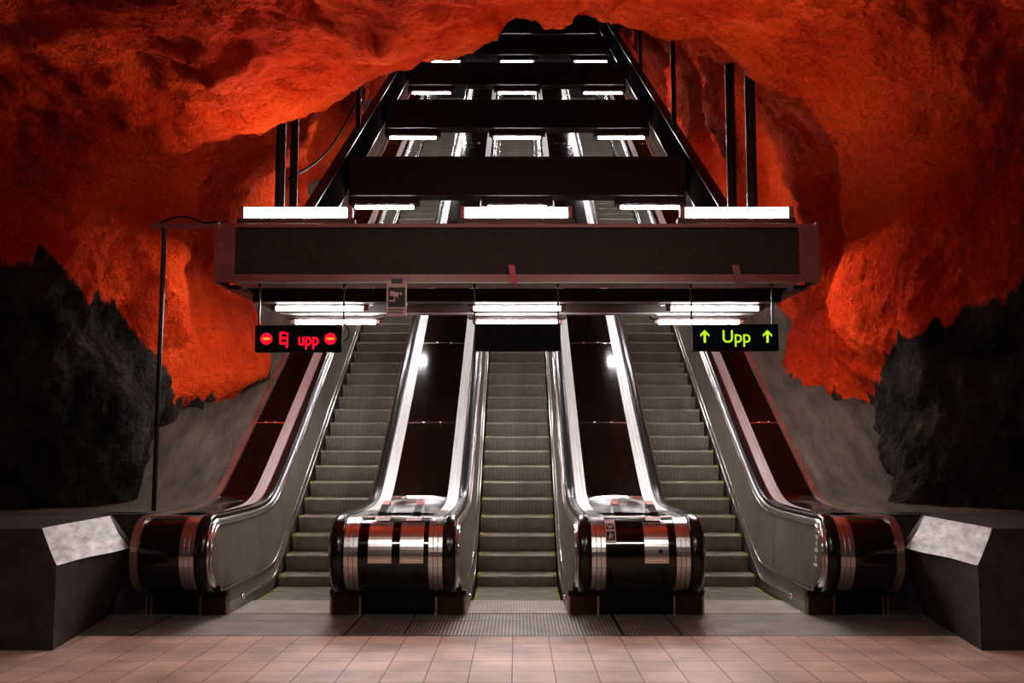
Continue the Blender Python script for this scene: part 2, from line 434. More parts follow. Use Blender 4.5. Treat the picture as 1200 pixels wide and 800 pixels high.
MID = [(-PITCH / 2, 'left'), (PITCH / 2, 'right')]
for cx, nm in MID:
    root = empty('escalator_balustrade', (cx, 11.6, 0),
                 'middle balustrade between left and centre escalators, two access plates on its rounded newel' if nm == 'left'
                 else 'middle balustrade between centre and right escalators, newel with one access plate and pictogram sticker',
                 'balustrade', 'escalator balustrades')
    lane_side(root, cx + .73, 1, nm); lane_side(root, cx - .73, -1, nm)
    bands(root, cx + .365, cx + .51); bands(root, cx - .51, cx - .365)
    deck_panels(root, cx - .363, cx + .363)
    boots(root, cx - .73, cx + .73, [(cx - .73, cx - .40), (cx + .40, cx + .73)])
    recess_fill(root, cx - .64, cx + .64)
    if nm == 'left':
        access_plate(root, cx - .26, cx - .015); access_plate(root, cx + .07, cx + .315)
        stop_horn(root, cx - .27); stop_horn(root, cx + .12)
    else:
        access_plate(root, cx + .035, cx + .285, True)
        stop_horn(root, cx - .2); stop_horn(root, cx + .2)
        # pictogram sticker
        mb = MB(); xs, xe = cx - .36, cx - .255
        sweep_arc(mb, [(xs, .044), (xe, .044)], 22, 72, 8); st = mb.build('pictogram_sticker', M['sticker_w'], root)
        mb = MB()
        for a0, a1 in ((46, 60), (26, 42)): sweep_arc(mb, [(xs + .010, .041), (xe - .010, .041)], a0, a1, 3)
        mb.build('sign_field', M['sticker'], st)
        mb = MB()
        for a0, a1, u0, u1 in ((52, 57, .02, .035), (50, 54, .04, .06), (52, 57, .065, .08), (47.5, 50, .03, .045), (47.5, 51, .055, .07),
                               (38, 40.5, .045, .06), (32, 37, .035, .055), (34, 36, .055, .08), (28, 33, .03, .045), (29, 32, .055, .07)):
            sweep_arc(mb, [(xs + u0, .038), (xs + u1, .038)], a0, a1, 2)
        for q in range(5): sweep_arc(mb, [(xs + .012 + .018 * q, .038), (xs + .024 + .018 * q, .038)], 64, 69, 1)
        mb.build('pictogram', M['sticker_w'], st)

# ------------------------------------------------------------------ outer balustrades
for sg, nm in ((-1, 'left'), (1, 'right')):
    X = lambda a: sg * a
    root = empty('escalator_balustrade', (sg * 3.6, 11.6, 0),
                 'outer balustrade along the %s concrete bank with plain black newel front' % nm, 'balustrade', 'escalator balustrades')
    lane_side(root, X(3.12), -sg, nm)
    bands(root, min(X(3.34), X(3.49)), max(X(3.34), X(3.49)))
    deck_panels(root, min(X(3.492), X(3.918)), max(X(3.492), X(3.918)), polished=False)
    mb = MB(); x0, x1 = sorted((X(3.92), X(4.0)))
    sweep(mb, [(x0, .05), (x0, .02), (x1, .02), (x1, .06)], smooth=False); mb.build('edge_cover', M['redsteel'], root, 'reddish steel cover strip')
    cuts = [sorted((X(3.12), X(3.42))), sorted((X(3.93), X(4.0)))]
    boots(root, min(X(3.12), X(4.0)), max(X(3.12), X(4.0)), cuts)
    recess_fill(root, min(X(3.2), X(3.97)), max(X(3.2), X(3.97)))
    if sg > 0:   # small vertical line of marks on the side panel, facing the lane
        mb = MB(); mb2 = MB()
        xk = 3.12 - .0
        for i, (z, w, h) in enumerate(((.985, .10, .035), (.93, .10, .055), (.855, .11, .04), (.79, .05, .045), (.735, .05, .02), (.71, .12, .025), (.64, .05, .045), (.60, .04, .02), (.56, .13, .03))):
            xx = 3.186 - .036 * (1.0 - z) / .72 - .006
            q = mb2 if i == 1 else mb
            yy = 11.42 + (1. - z) * .12
            q.box(xx - .004, xx + .001, yy - w / 2, yy + w / 2, z - h / 2, z + h / 2)
        o = mb.build('side_marking', M['white'], root, 'small pale vertical marks'); mb2.build('marking_patch', M['amber'], o)

# ------------------------------------------------------------------ escalators
def make_step():
    """one step in local coordinates: nosing at y=0,z=0, tread runs to y=.4"""
    mb = MB(); h = .515
    prof = [(.398, -.012), (.39, 0), (.035, 0), (.012, -.003), (.002, -.012), (0, -.028), (.012, -.08), (.03, -.15), (.052, -.225), (.06, -.245)]
    rows = [[(-h, y, z), (h, y, z)] for y, z in prof]
    mb.grid(rows[:3], 0, False); mb.grid(rows[2:6], 1, True); mb.grid(rows[5:], 0, True)
    for x in (-h, h): mb.add([(x, y, z) for y, z in prof] + [(x, .398, -.245)], [tuple(range(len(prof) + 1))], 2)
    o = mb.build('step', [M['step'], M['step_edge'], M['gap']])
    mb = MB(); mb.box(-h, -h + .025, .0, .39, -.01, .0025); mb.box(h - .025, h, .0, .39, -.01, .0025); mb.box(-h + .025, h - .025, .367, .39, -.01, .0025)
    mb.box(-h, -h + .03, -.002, .03, -.03, .0025); mb.box(h - .03, h, -.002, .03, -.03, .0025)
    y = mb.build('safety_edge', M['yellow'], o)
    return o
STEP = make_step(); first = True
GAPS = None
for cx, nm in zip(CENTERS, ('left', 'centre', 'right')):
    lab = {'left': 'left of the three escalators, under the red no-entry display, grey grooved steps with yellow edges',
           'centre': 'centre escalator between the two middle balustrades, grooved steps with yellow edges, blank display above',
           'right': 'right of the three escalators, under the green up-arrow display, grey grooved steps'}[nm]
    root = empty('escalator', (cx, 12.8, 0), lab, 'escalator', 'three parallel escalators')
    k = -4; 
    while True:
        y = 14.42 + .4 * k
        if y > 41.2: break
        z = smax(.004, nose(y), .07) if k > -3 else .004 + .002 * (k + 4)
        if first: s = STEP; first = False; yl = STEP.children[0]
        else:
            s = STEP.copy(); COL.objects.link(s)
            if z < 2.2:
                yl = STEP.children[0].copy(); COL.objects.link(yl); yl.parent = s
        s.parent = root; s.location = Vector((cx, y, z)) - worldloc(root)
        k += 1
    mb = MB(); mb.prism([(11.80, 0.0), (11.80, .010), (12.79, .010), (12.86, .004), (12.86, 0.0)], cx - .55, cx + .55)
    mb.build('comb_plate', M['comb'], root, 'pale ribbed comb plate')
    mb = MB()
    rows = [[(cx - .56, y, smax(-.35, nose(y) - .42, .05)), (cx + .56, y, smax(-.35, nose(y) - .42, .05))] for y in [12.86] + list(np.arange(13, 43, 1.0))]
    mb.grid(rows); mb.build('truss_pan', M['gap'], root)

# ------------------------------------------------------------------ floor and landing plates
mb = MB(); mb.box(-9.5, 9.5, -9.5, 10.417, -.1, 0); o = mb.build('floor', M['tiles']); o['kind'] = 'structure'
mb = MB(); mb.box(-9.5, 9.5, 10.417, 11.3, -.12, -.03); mb.box(-9.5, 9.5, 11.3, 12.86, -.12, -.03); o = mb.build('floor', M['gap']); o['kind'] = 'structure'
xs = [-4.9, -3.70, -1.66, -1.09, 1.02, 1.58, 3.66, 4.9]
desc = ['narrow ribbed metal landing plate beside the left concrete block', 'wide ribbed metal landing plate in front of the left escalator',
        'small metal landing plate in front of the left middle newel', 'wide ribbed metal landing plate in front of the centre escalator',
        'small metal landing plate in front of the right middle newel', 'wide ribbed metal landing plate in front of the right escalator',
        'narrow ribbed metal landing plate beside the right concrete block']
for i in range(7):
    g = .012
    mb = MB(); mb.box(xs[i] + g, xs[i + 1] - g, 10.422, 11.30, -.03, .003); mb.box(xs[i] + g, xs[i + 1] - g, 11.31, 11.80, -.03, .003)
    o = mb.build('landing_plate', M['plate']); tag(o, desc[i], 'floor plate', 'landing plates at the foot of the escalators')
for i, (a, b) in enumerate(((-4.9, -3.12), (-2.0, -.56), (.56, 2.0), (3.12, 4.9))):
    pass

# ------------------------------------------------------------------ concrete banks, low walls, blocks
for sg, nm in ((-1, 'left'), (1, 'right')):
    mb = MB(); rows = []
    ys = list(np.arange(11.9, 16, .25)) + list(np.arange(16, Y_END + .1, .8))
    for y in ys:
        zr = smax(1.07, nose(y) + .88, .22)
        h = .55 * min(1, max(0, (y - 13.0) / 2.0))
        flat = 1 - min(1, max(0, (y - 13.0) / 1.6))
        pts = [(4.005, zr - .6), (4.005, zr - .01), (4.13, zr + .035 * (1 - flat) + .005), (4.26, zr + .05 - .045 * flat)]
        for t in (.25, .5, .75, 1.):
            pts.append((4.26 + t * .75, zr + .05 - .045 * flat + t * h + .03 * (1 - flat) * noise.noise(Vector((t * 2, y * .7, 3 * sg)))))
        pts.append((5.6, pts[-1][1] + .3 * (1 - flat)))
        rows.append([(sg * x, y, z) for x, z in pts])
    mb.grid(rows, 0, True)
    o = mb.build('concrete_bank', M['conc']); tag(o, 'sloping bare concrete bank rising along the %s outer balustrade' % nm, 'concrete bank', 'sloping concrete banks')
    # front low wall with recess beside the newel
    mb = MB(); x0, x1 = sorted((sg * 4.01, sg * 4.75))
    mb.box(x0, x1, 11.72, 12.9, 0, 1.075)
    x0, x1 = sorted((sg * 4.5, sg * 9.)); mb.box(x0, x1, 11.5, 13.2, 0, 1.08)
    o = mb.build('low_wall', M['block']); tag(o, 'dark low concrete wall under the rock, behind the %s concrete block' % nm, 'low wall', 'low walls under the rock')
    # big faceted block
    S = lambda p: (sg * p[0], p[1], p[2])
    v = [S(p) for p in [(4.11, 9.67, 0), (4.34, 11.45, 0), (7.5, 11.45, 0), (7.5, 9.67, 0),
                        (4.11, 9.67, .735), (4.02, 11.2, .755), (4.255, 9.67, 1.066), (4.25, 11.25, 1.082), (7.5, 9.67, 1.066), (7.5, 11.45, 1.082), (4.3, 11.45, 1.08), (4.06, 11.45, .755)]]
    mb = MB()
    mb.add(v, [(3, 2, 1, 0), (6, 7, 10, 9, 8), (0, 4, 6, 8, 3), (2, 9, 10, 11, 1), (5, 11, 10, 7), (3, 8, 9, 2)], 0)
    A_, B_, C_, D_ = [Vector(v[i]) for i in (0, 1, 11, 4)]
    mb.grid([[A_.lerp(B_, a / 10).lerp(D_.lerp(C_, a / 10), b / 6) for a in range(11)] for b in range(7)], 0, True)
    o = mb.build('concrete_block', M['block']); tag(o, 'dark angular concrete block at the far %s with a pale slanted top edge' % nm, 'concrete block', 'faceted concrete blocks')
    mb = MB(); e = .004
    a, b, c, d = [Vector(v[i]) + Vector((-sg * e, 0, e)) for i in (4, 5, 7, 6)]
    rows = []
    for i in range(13):
        t = i / 12; sag = .018 * math.sin(t * PI) * math.sin(t * 5)
        p = a.lerp(b, t) + Vector((0, 0, sag * .5)); q = d.lerp(c, t)
        rows.append([p, p.lerp(q, .5) + Vector((sg * .012, 0, -.008)), q])
    mb.grid(rows, 0, True)
    mb.build('bevel_face', M['bevel'], o, 'slanted face with light put into its pale colour')

# ------------------------------------------------------------------ rock cave
NS = 25
F_, T_, H_, CX_ = 1250., math.radians(5.92), 1.745, 606.
def pt(u, v, Y):   # measured point of the rock edge as a real position
    a = (u - CX_) / F_; b = (400 - v) / F_
    d = (a, math.cos(T_) - b * math.sin(T_), math.sin(T_) + b * math.cos(T_)); s = Y / d[1]
    return [s * d[0], Y, H_ + s * d[2]]
rim = [[-4.62, 13.3, .3], [-4.75, 13.2, 1.6], [-4.95, 13.1, 2.8]] + [pt(u, v, Y) for u, v, Y in
       [(112, 320, 12.9), (98, 262, 12.8), (150, 205, 12.8), (225, 168, 12.9), (310, 136, 13.0), (390, 112, 13.0), (440, 92, 13.1), (520, 64, 13.2), (582, 28, 13.3),
        (618, 24, 13.3), (652, 34, 13.2), (692, 20, 13.2), (722, 38, 13.1), (800, 27, 13.1), (858, 56, 13.0), (905, 50, 13.0), (960, 92, 12.9), (1010, 140, 12.8), (1065, 230, 12.8)]] + \
      [[4.95, 13.0, 3.6], [4.8, 13.2, 1.8], [4.62, 13.3, .3]]
assert len(rim) == NS
def arch(Y, hw, zb, zt, p=.62, q=.8, dx=0.):
    out = []
    for s in range(NS):
        th = PI * s / (NS - 1); c = math.cos(th)
        x = -hw * math.copysign(abs(c) ** p, c); z = zb + (zt - zb) * math.sin(th) ** q
        out.append([x + dx, Y, z])
    return out
shaft = []
for Y, hw, ex in ((13.9, 5.05, 0), (15.2, 5.2, 0), (17.6, 4.7, .2), (22, 5.0, .2), (27, 4.8, .2), (33, 4.9, 0), (39, 4.8, 0), (45, 4.8, -2)):
    b = max(.3, nose(Y) - .6); t = 7.75 + max(0, (Y - 14)) * .577 + ex
    shaft.append(arch(Y, hw, b, t))
def outer(k):
    out = []
    for i, (x, y, z) in enumerate(rim):
        th = PI * i / (NS - 1); s = math.sin(th) ** 1.3
        if k == 1:
            out.append([x * 1.13, y - (.35 + 1.15 * s), z + (1 - s) * .1 - .38 * s * s])
        elif k == 2:
            out.append([x * 1.32, y - (.6 + 2.7 * s), (z * (1 + .22 * (1 - s))) * (1 - s) + s * min(z, 6.35)])
    return out
P1 = outer(1); P2 = outer(2)
P3 = arch(8.2, 8.6, .0, 6.1, .55, .5); 
for i, p in enumerate(P3):
    th = PI * i / (NS - 1); p[1] = 8.2 + 3.0 * (1 - math.sin(th))
P4 = arch(4.5, 9.0, .0, 5.9, .5, .5); P5 = arch(-2, 9.0, 0., 5.8, .5, .5); P6 = arch(-8.6, 9.0, 0, 5.6, .5, .5); P7 = arch(-9.4, 4.5, 0, 3, .5, .5); P8 = arch(-9.5, .1, 0, .1, .5, .5)
rings = [P8, P7, P6, P5, P4, P3, P2, P1, rim] + shaft
R = np.array(rings)                       # rings x stations x 3
def cr_interp(A, n):
    """Catmull-Rom along axis 0, n samples per span"""
    A = np.asarray(A); m = len(A); pad = np.concatenate([[2 * A[0] - A[1]], A, [2 * A[-1] - A[-2]]]); out = []
    for i in range(m - 1):
        p0, p1, p2, p3 = pad[i], pad[i + 1], pad[i + 2], pad[i + 3]
        for k in range(n[i] if hasattr(n, '__len__') else n):
            t = k / (n[i] if hasattr(n, '__len__') else n)
            out.append(.5 * (2 * p1 + (p2 - p0) * t + (2 * p0 - 5 * p1 + 4 * p2 - p3) * t * t + (3 * p1 - p0 - 3 * p2 + p3) * t ** 3))
    out.append(A[-1]); return np.array(out)
ns = [2, 3, 12, 14, 16, 20, 22, 18, 14, 18, 24, 26, 26, 24, 16, 14]
G = cr_interp(R, ns)                      # along depth
G = np.transpose(cr_interp(np.transpose(G, (1, 0, 2)), 14), (1, 0, 2))
nr, nc, _ = G.shape
du = np.gradient(G, axis=0); dv = np.gradient(G, axis=1)
Nn = np.cross(du, dv); ln = np.linalg.norm(Nn, axis=2, keepdims=True); ln[ln < 1e-9] = 1; Nn = Nn / ln
cen = np.array([0, 0, 3.0]); 
# make normals point into the void
for i in range(nr):
    c = G[i].mean(axis=0) - np.array([0, 0, .5])
    flip = np.sign(np.sum((c - G[i]) * Nn[i], axis=1)); flip[flip == 0] = 1
    Nn[i] *= np.median(flip)
def fbm(p, oct_, H=1.0): return noise.fractal(Vector(p), H, 2.1, oct_)
V = np.zeros_like(G); paint = np.zeros((nr, nc))
for i in range(nr):
    for j in range(nc):
        p = G[i, j]; x, y, z = p
        sgx = 1 if x > 0 else -1
        nearrim = math.exp(-((y - 13.1) / .9) ** 2)
        big = noise.noise(Vector((x * .42 + 5, y * .42, z * .42 + 9))) 
        rid = 1 - abs(noise.noise(Vector((x * .55 + 1.3, y * .5 + 7, z * .45)))) * 2
        med = fbm((x * 1.15 + 3, y * 1.0, z * .9), 4, .9)
        sm = fbm((x * 4.3, y * 4.3 + 2, z * 3.7), 4, .8)
        fade = min(1, max(0, (y + 6) / 4)) if y < 0 else 1
        a = (.50 * (1 - .75 * nearrim)) * big + .22 * (1 - .6 * nearrim) * (rid - .6) + .27 * (.55 + .45 * (1 - nearrim)) * med + .06 * sm
        if y > 17: a += .55 * max(0, noise.noise(Vector((sgx * 9, y * .62, z * .16 + 2)))) + .18 * noise.noise(Vector((sgx * 5, y * 1.7, z * .3)))
        if y > 14: a += .10 * noise.noise(Vector((x * .3, y * 1.3, z * .25 + 4))) + .06 * noise.noise(Vector((x, y * 3.1, z * .5)))
        if 13.4 < y < 17.5:   # the lower shaft walls bulge in towards the escalators, with a hollow above
            a += (.34 if x < 0 else .46) * math.exp(-((z - 3.4) / 1.15) ** 2) * min(1, (y - 13.4) / .9) * (1 if abs(x) > 2 else 0)
        V[i, j] = p + Nn[i, j] * a * fade
        X, Y, Z = V[i, j]
        ax = abs(X)
        # lower limit of the red paint
        if X < 0:
            pts = [(3.9, 2.2), (4.3, 2.75), (4.7, 3.1), (5.05, 3.5), (5.4, 4.05), (6.5, 4.1), (10, 3.6)]
        else:
            pts = [(3.9, 2.6), (4.25, 2.8), (4.9, 3.15), (5.6, 3.5), (6.3, 3.8), (10, 3.8)]
        zb = float(np.interp(ax, [q[0] for q in pts], [q[1] for q in pts]))
        if Y > 13.4: 
            t = min(1, (Y - 13.4) / 1.5); zb = zb * (1 - t) + t * max(2.5, nose(Y) + 1.05)
        if Y < 8: zb = 2.6
        n1 = .25 * noise.noise(Vector((X * 1.4, Y * 1.4, 0))) + .12 * noise.noise(Vector((X * 6, Y * 6, 1.)))
        if X < -5.1 and Y < 13.2: n1 += .13 * noise.noise(Vector((X * 9, 0, 3.)))
        paint[i, j] = (Z - zb) + n1
        if Y > 15 and 9 * 14 < j < 15 * 14: paint[i, j] = -1  # roof colour darkened to stand for unlit rock and dull red reflections
# vertex normals of the whole sheet, kept on the split pieces
du = np.gradient(V, axis=0); dv = np.gradient(V, axis=1); NV = np.cross(du, dv); ln = np.linalg.norm(NV, axis=2, keepdims=True); ln[ln < 1e-9] = 1; NV /= ln
i_mid = nr // 2
if np.sum((np.array([0, 9, 3.]) - V[i_mid, nc // 2]) * NV[i_mid, nc // 2]) < 0: NV = -NV; FL = True
else: FL = False
def rock_piece(name, j0, j1, i0=0, i1=nr - 1):
    w = j1 - j0 + 1
    vv = V[i0:i1 + 1, j0:j1 + 1].reshape(-1, 3); f = []
    for i in range(i1 - i0):
        for j in range(w - 1):
            q = (i * w + j, i * w + j + 1, (i + 1) * w + j + 1, (i + 1) * w + j); f.append(q)
    me = bpy.data.meshes.new(name); me.from_pydata([tuple(a) for a in vv], [], f)
    if not FL: me.flip_normals()
    me.polygons.foreach_set('use_smooth', [True] * len(f)); me.materials.append(M['rock'])
    at = me.attributes.new('paint', 'FLOAT', 'POINT'); at.data.foreach_set('value', paint[i0:i1 + 1, j0:j1 + 1].reshape(-1).astype(np.float32))
    me.update()
    nn = NV[i0:i1 + 1, j0:j1 + 1].reshape(-1, 3)
    me.normals_split_custom_set_from_vertices([tuple(a) for a in nn])
    o = bpy.data.objects.new(name, me); COL.objects.link(o); o['kind'] = 'structure'
    return o
q = 14
rock_piece('wall_left', 0, 6 * q); rock_piece('ceiling', 6 * q, 18 * q); rock_piece('wall_right', 18 * q, nc - 1)

# end wall far up the shaft
mb = MB(); mb.box(-6, 6, 44.2, 44.6, 14, 28); o = mb.build('wall_back', M['gap']); o['kind'] = 'structure'

# ------------------------------------------------------------------ overhead steel
# front fascia beam
root = empty('fascia_beam', (0, 12.0, 3.67), 'widest and lowest cross beam, dark textured panel in a reddish brown steel frame across the escalators', 'beam')
mb = MB(); mb.box(-3.25, 3.23, 12.05, 12.09, 3.76, 4.30); mb.build('fascia_panel', M['beam_panel'], root, 'dark rough panel')
mb = MB()
mb.box(-3.25, 3.23, 12.0, 12.5, 4.30, 4.345, bev=.004); mb.box(-3.25, 3.23, 12.0, 12.5, 3.675, 3.76, bev=.004)
mb.build('flange', M['frame'], root)
for s in (-1, 1):
    mb = MB(); x0, x1 = sorted((s * 3.23, s * 3.44))
    mb.box(x0, x1, 12.01, 12.04, 3.675, 4.345)
    x0, x1 = sorted((s * 3.22, s * 3.26)); mb.box(x0, x1, 11.99, 12.06, 3.68, 4.34)
    x0, x1 = sorted((s * 3.41, s * 3.45)); mb.box(x0, x1, 11.99, 12.5, 3.67, 4.36)
    mb.build('end_plate', M['frame'], root)
mb = MB(); mb.box(-3.23, 3.23, 12.46, 12.5, 3.76, 4.30); mb.build('rear_web', M['beam'], root)
mb = MB(); mb.box(-3.2, 3.2, 12.0, 12.03, 3.655, 3.675); mb.build('drip_rail', M['skirt'], root, 'thin pale rail under the beam')
# low cross channels behind it
for y, z, h, lab in ((13.2, 3.62, .16, 'low brown cross channel directly behind the widest beam'), (14.7, 3.665, .14, 'second low brown cross channel, farther behind the widest beam')):
    root = empty('cross_channel', (0, y, z), lab, 'channel', 'low cross channels')
    mb = MB(); mb.box(-3.3, 3.3, y, y + .02, z, z + h); mb.box(-3.3, 3.3, y, y + .14, z + h - .015, z + h); mb.build('web', M['beam'], root)
    mb = MB(); mb.box(-3.3, 3.3, y - .005, y + .14, z - .012, z + .004); mb.build('lower_flange', M['skirt'], root, 'pale lower edge')
# beams up the incline
BEAMS = [(20.0, 6.62, .76), (25.4, 9.62, .71), (30.7, 12.58, .69), (35.9, 15.5, .66), (41.2, 18.4, .66)]
ordn = ['second', 'third', 'fourth', 'fifth', 'sixth']
for (y, z, h), n in zip(BEAMS, ordn):
    root = empty('cross_beam', (0, y, z), 'plain dark brown cross beam, %s from below above the escalators' % n, 'beam', 'cross beams up the shaft')
    mb = MB(); mb.box(-3.22, 3.22, y, y + .03, z + .03, z + h - .03); mb.box(-3.22, 3.22, y + .33, y + .36, z + .03, z + h - .03); mb.build('web', M['beam'], root)
    mb = MB(); mb.box(-3.24, 3.24, y - .03, y + .39, z, z + .035, bev=.004); mb.box(-3.24, 3.24, y - .03, y + .39, z + h - .035, z + h, bev=.004); mb.build('flange', M['beam'], root)
def zg(y): return 6.62 + .565 * (y - 20)
for s, nm in ((-1, 'left'), (1, 'right')):
    root = empty('side_girder', (s * 3.36, 12.0, 3.67), 'long dark steel side girder climbing the shaft on the %s of the cross beams' % nm, 'girder', 'side girders')
    ys = [12.5, 14.9, 43.]; zs = [3.67, 3.74, zg(43.)]; hh = [.68, .80, .80]
    xa, xb = sorted((s * 3.27, s * 3.30))
    def strip(mb, x0, x1, f0, f1):
        rows = []
        for y, z, h in zip(ys, zs, hh): rows.append([(x0, y, z + f0(h)), (x1, y, z + f0(h)), (x1, y, z + f1(h)), (x0, y, z + f1(h)), (x0, y, z + f0(h))])
        mb.grid(rows)
        mb.add(rows[0][:4], [(0, 1, 2, 3)]); mb.add(rows[-1][:4], [(0, 1, 2, 3)])
    mb = MB(); strip(mb, xa, xb, lambda h: .03, lambda h: h - .03); mb.build('web', M['greyframe'], root, 'grey web plate')
    xa, xb = sorted((s * 3.27, s * 3.46))
    mb = MB(); strip(mb, xa, xb, lambda h: 0, lambda h: .04); strip(mb, xa, xb, lambda h: h - .04, lambda h: h)
    mb.build('flange', M['pole'], root)
# hanger rods
def rod(x, y, z0, z1, r, lab):
    root = empty('hanger_rod', (x, y, z0), lab, 'rod', 'steel hanger rods')
    mb = MB(); mb.tube([(x, y, z0), (x, y, z1)], r, 10); mb.build('shaft', M['pole'], root)
    mb = MB(); mb.box(x - .09, x + .09, y - .06, y + .06, z1 - .03, z1, bev=.008); mb.box(x - .07, x + .07, y - .05, y + .05, z0, z0 + .02); mb.build('fixing_plate', M['pole'], root)
rod(-3.37, 14.85, 4.50, 7.6, .07, 'thick dark hanger rod, outer of the pair left of the beams'); rod(-3.37, 15.75, 4.9, 7.9, .06, 'thick dark hanger rod, inner of the pair left of the beams')
rod(3.37, 15.0, 4.55, 7.55, .075, 'thick dark hanger rod, outer of the pair right of the beams'); rod(3.37, 16.4, 5.3, 7.9, .075, 'thick dark hanger rod, inner of the pair right of the beams')
rod(-3.37, 22.0, 8.5, 12.5, .055, 'slim dark hanger rod beside the third cross beam, left side'); rod(3.37, 22.3, 8.7, 12.5, .055, 'slim dark hanger rod beside the third cross beam, right side')
rod(3.37, 28.2, 12.0, 15.8, .055, 'slim dark hanger rod highest up the right girder')
# slack cable on the left
mb = MB(); P = []
A, B = Vector((-3.45, 15.75, 5.85)), Vector((-3.5, 29.5, 14.2))
for i in range(21):
    t = i / 20; p = A.lerp(B, t); p.z -= .55 * math.sin(PI * t) + .25 * math.sin(2 * PI * t); P.append(p)
mb.tube(P, .022, 6); tag(mb.build('slack_cable', M['cable']), 'thin black cable slung up the red rock left of the beams', 'cable')
# thin wires crossing beams
for x, y, z in ((-1.5, 30.6, 12.6), (2.05, 30.6, 12.6)):
    mb = MB(); mb.tube([(x, y, z - .9), (x + .01, y, z + .5)], .014, 6)
    tag(mb.build('drop_wire', M['cable']), 'thin vertical wire over the fourth cross beam, %s one' % ('left' if x < 0 else 'right'), 'wire', 'thin drop wires')
# tags under the front beam
for x, col, w, lab in ((-.045, 'redtag', .07, 'small bright red bracket hanging on the lower edge of the widest beam'), (2.50, 'frame', .08, 'small brown bracket on the lower right edge of the widest beam')):
    mb = MB(); mb.add([(x - w / 2 - .02, 11.96, 3.86), (x + w / 2 - .02, 11.96, 3.86), (x + w / 2 + .01, 11.96, 3.66), (x - w / 2 + .01, 11.96, 3.66),
                       (x - w / 2 - .02, 11.99, 3.86), (x + w / 2 - .02, 11.99, 3.86), (x + w / 2 + .01, 11.99, 3.66), (x - w / 2 + .01, 11.99, 3.66)],
                      [(0, 1, 2, 3), (7, 6, 5, 4), (0, 4, 5, 1), (1, 5, 6, 2), (2, 6, 7, 3), (3, 7, 4, 0)])
    tag(mb.build('hanging_bracket', M[col]), lab, 'bracket')

# ------------------------------------------------------------------ pole with arm on the left
root = empty('standing_pole', (-4.11, 12.2, 1.07), 'thin black pole standing on the left ledge with a short arm to the widest beam', 'pole')
mb = MB(); mb.tube([(-4.11, 12.2, 1.07), (-4.10, 12.2, 4.36)], .028, 8); mb.build('upright', M['pole'], root)
mb = MB(); mb.box(-4.24, -3.42, 12.17, 12.23, 4.33, 4.39); mb.build('arm', M['frame'], root)
mb = MB(); mb.tube([(-4.14 + .5 * t, 12.16, 4.39 + .07 * math.sin(PI * t)) for t in [k / 10 for k in range(11)]] + [(-3.45, 12.16, 4.40)], .012, 6); mb.build('cable', M['cable'], root)

# ------------------------------------------------------------------ lamps
def make_lamp(kind):
    L0 = {'diff': 1.18, 'slim': 1.20, 'hall': 1.2}[kind]
    name = 'fluorescent_lamp'
    root = bpy.data.objects.new(name, None); COL.objects.link(root); root['category'] = 'lamp'
    h = L0 / 2
    if kind == 'diff':
        mb = MB(); mb.box(-h, h, -.035, .055, -.06, .06, bev=.03); mb.build('diffuser', M['diff'], root)
        mb = MB(); mb.box(-h - .09, h + .09, -.03, .12, -.13, -.068, bev=.006); mb.box(-h - .05, h + .05, .058, .12, -.10, .05); mb.build('housing', M['lampbox'], root)
        for s in (-1, 1):
            mb = MB(); a, b = sorted((s * (h + .004), s * (h + .06))); mb.box(a, b, -.045, .10, -.075, .07, bev=.01); mb.build('end_cap', M['frame'], root)
    else:
        mb = MB(); mb.tube([(-h + .04, 0, 0), (h - .04, 0, 0)], .027, 10); mb.build('tube', M['tube'] if kind == 'slim' else M['tube_weak'], root)
        mb = MB(); mb.box(-h - .09, h + .09, -.085, .085, .045, .20, bev=.006)
        mb.build('housing', M['lampbox'], root)
        mb = MB(); mb.prism([(-.09, .07), (-.06, .028), (.06, .028), (.09, .07)], -h - .04, h + .04); mb.build('reflector', M['lampbox'], root)
        for s in (-1, 1):
            mb = MB(); a, b = sorted((s * (h - .035), s * (h + .03))); mb.box(a, b, -.035, .035, -.03, .05, bev=.008); mb.build('end_cap', M['frame'], root)
    return root
POS3 = [(-PITCH, 'left'), (0., 'centre'), (PITCH, 'right')]
D0 = make_lamp('diff'); S0 = make_lamp('slim'); H0 = make_lamp('hall'); fh = True; fd = fs = True
def put(src, loc, lab, grp):
    global fd, fs, fh
    if src is D0 and fd: fd = False; o = src; o.location = loc
    elif src is S0 and fs: fs = False; o = src; o.location = loc
    elif src is H0 and fh: fh = False; o = src; o.location = loc
    else: o = copy_tree(src, loc)
    o['label'] = lab; o['group'] = grp; return o
for x, n in POS3: put(D0, (x * .992 - .01, 12.12, 4.50), 'bright wide fluorescent lamp standing on top of the widest beam, %s one' % n, 'bright lamps on the widest beam')
for x, n in POS3: put(S0, (x, 13.75, 3.60), 'slim fluorescent lamp in the upper row below the widest beam, %s one' % n, 'slim lamps below the widest beam, upper row')
for x, n in POS3: put(S0, (x, 14.95, 3.57), 'slim fluorescent lamp in the lower row below the widest beam, %s one' % n, 'slim lamps below the widest beam, lower row')
for (y, z, h), od in zip(BEAMS, ordn):
    for x, n in POS3: put(S0, (x, y + .25, z - .17), 'slim fluorescent lamp hanging under the %s cross beam, %s one' % (od, n), 'slim lamps under the cross beams')
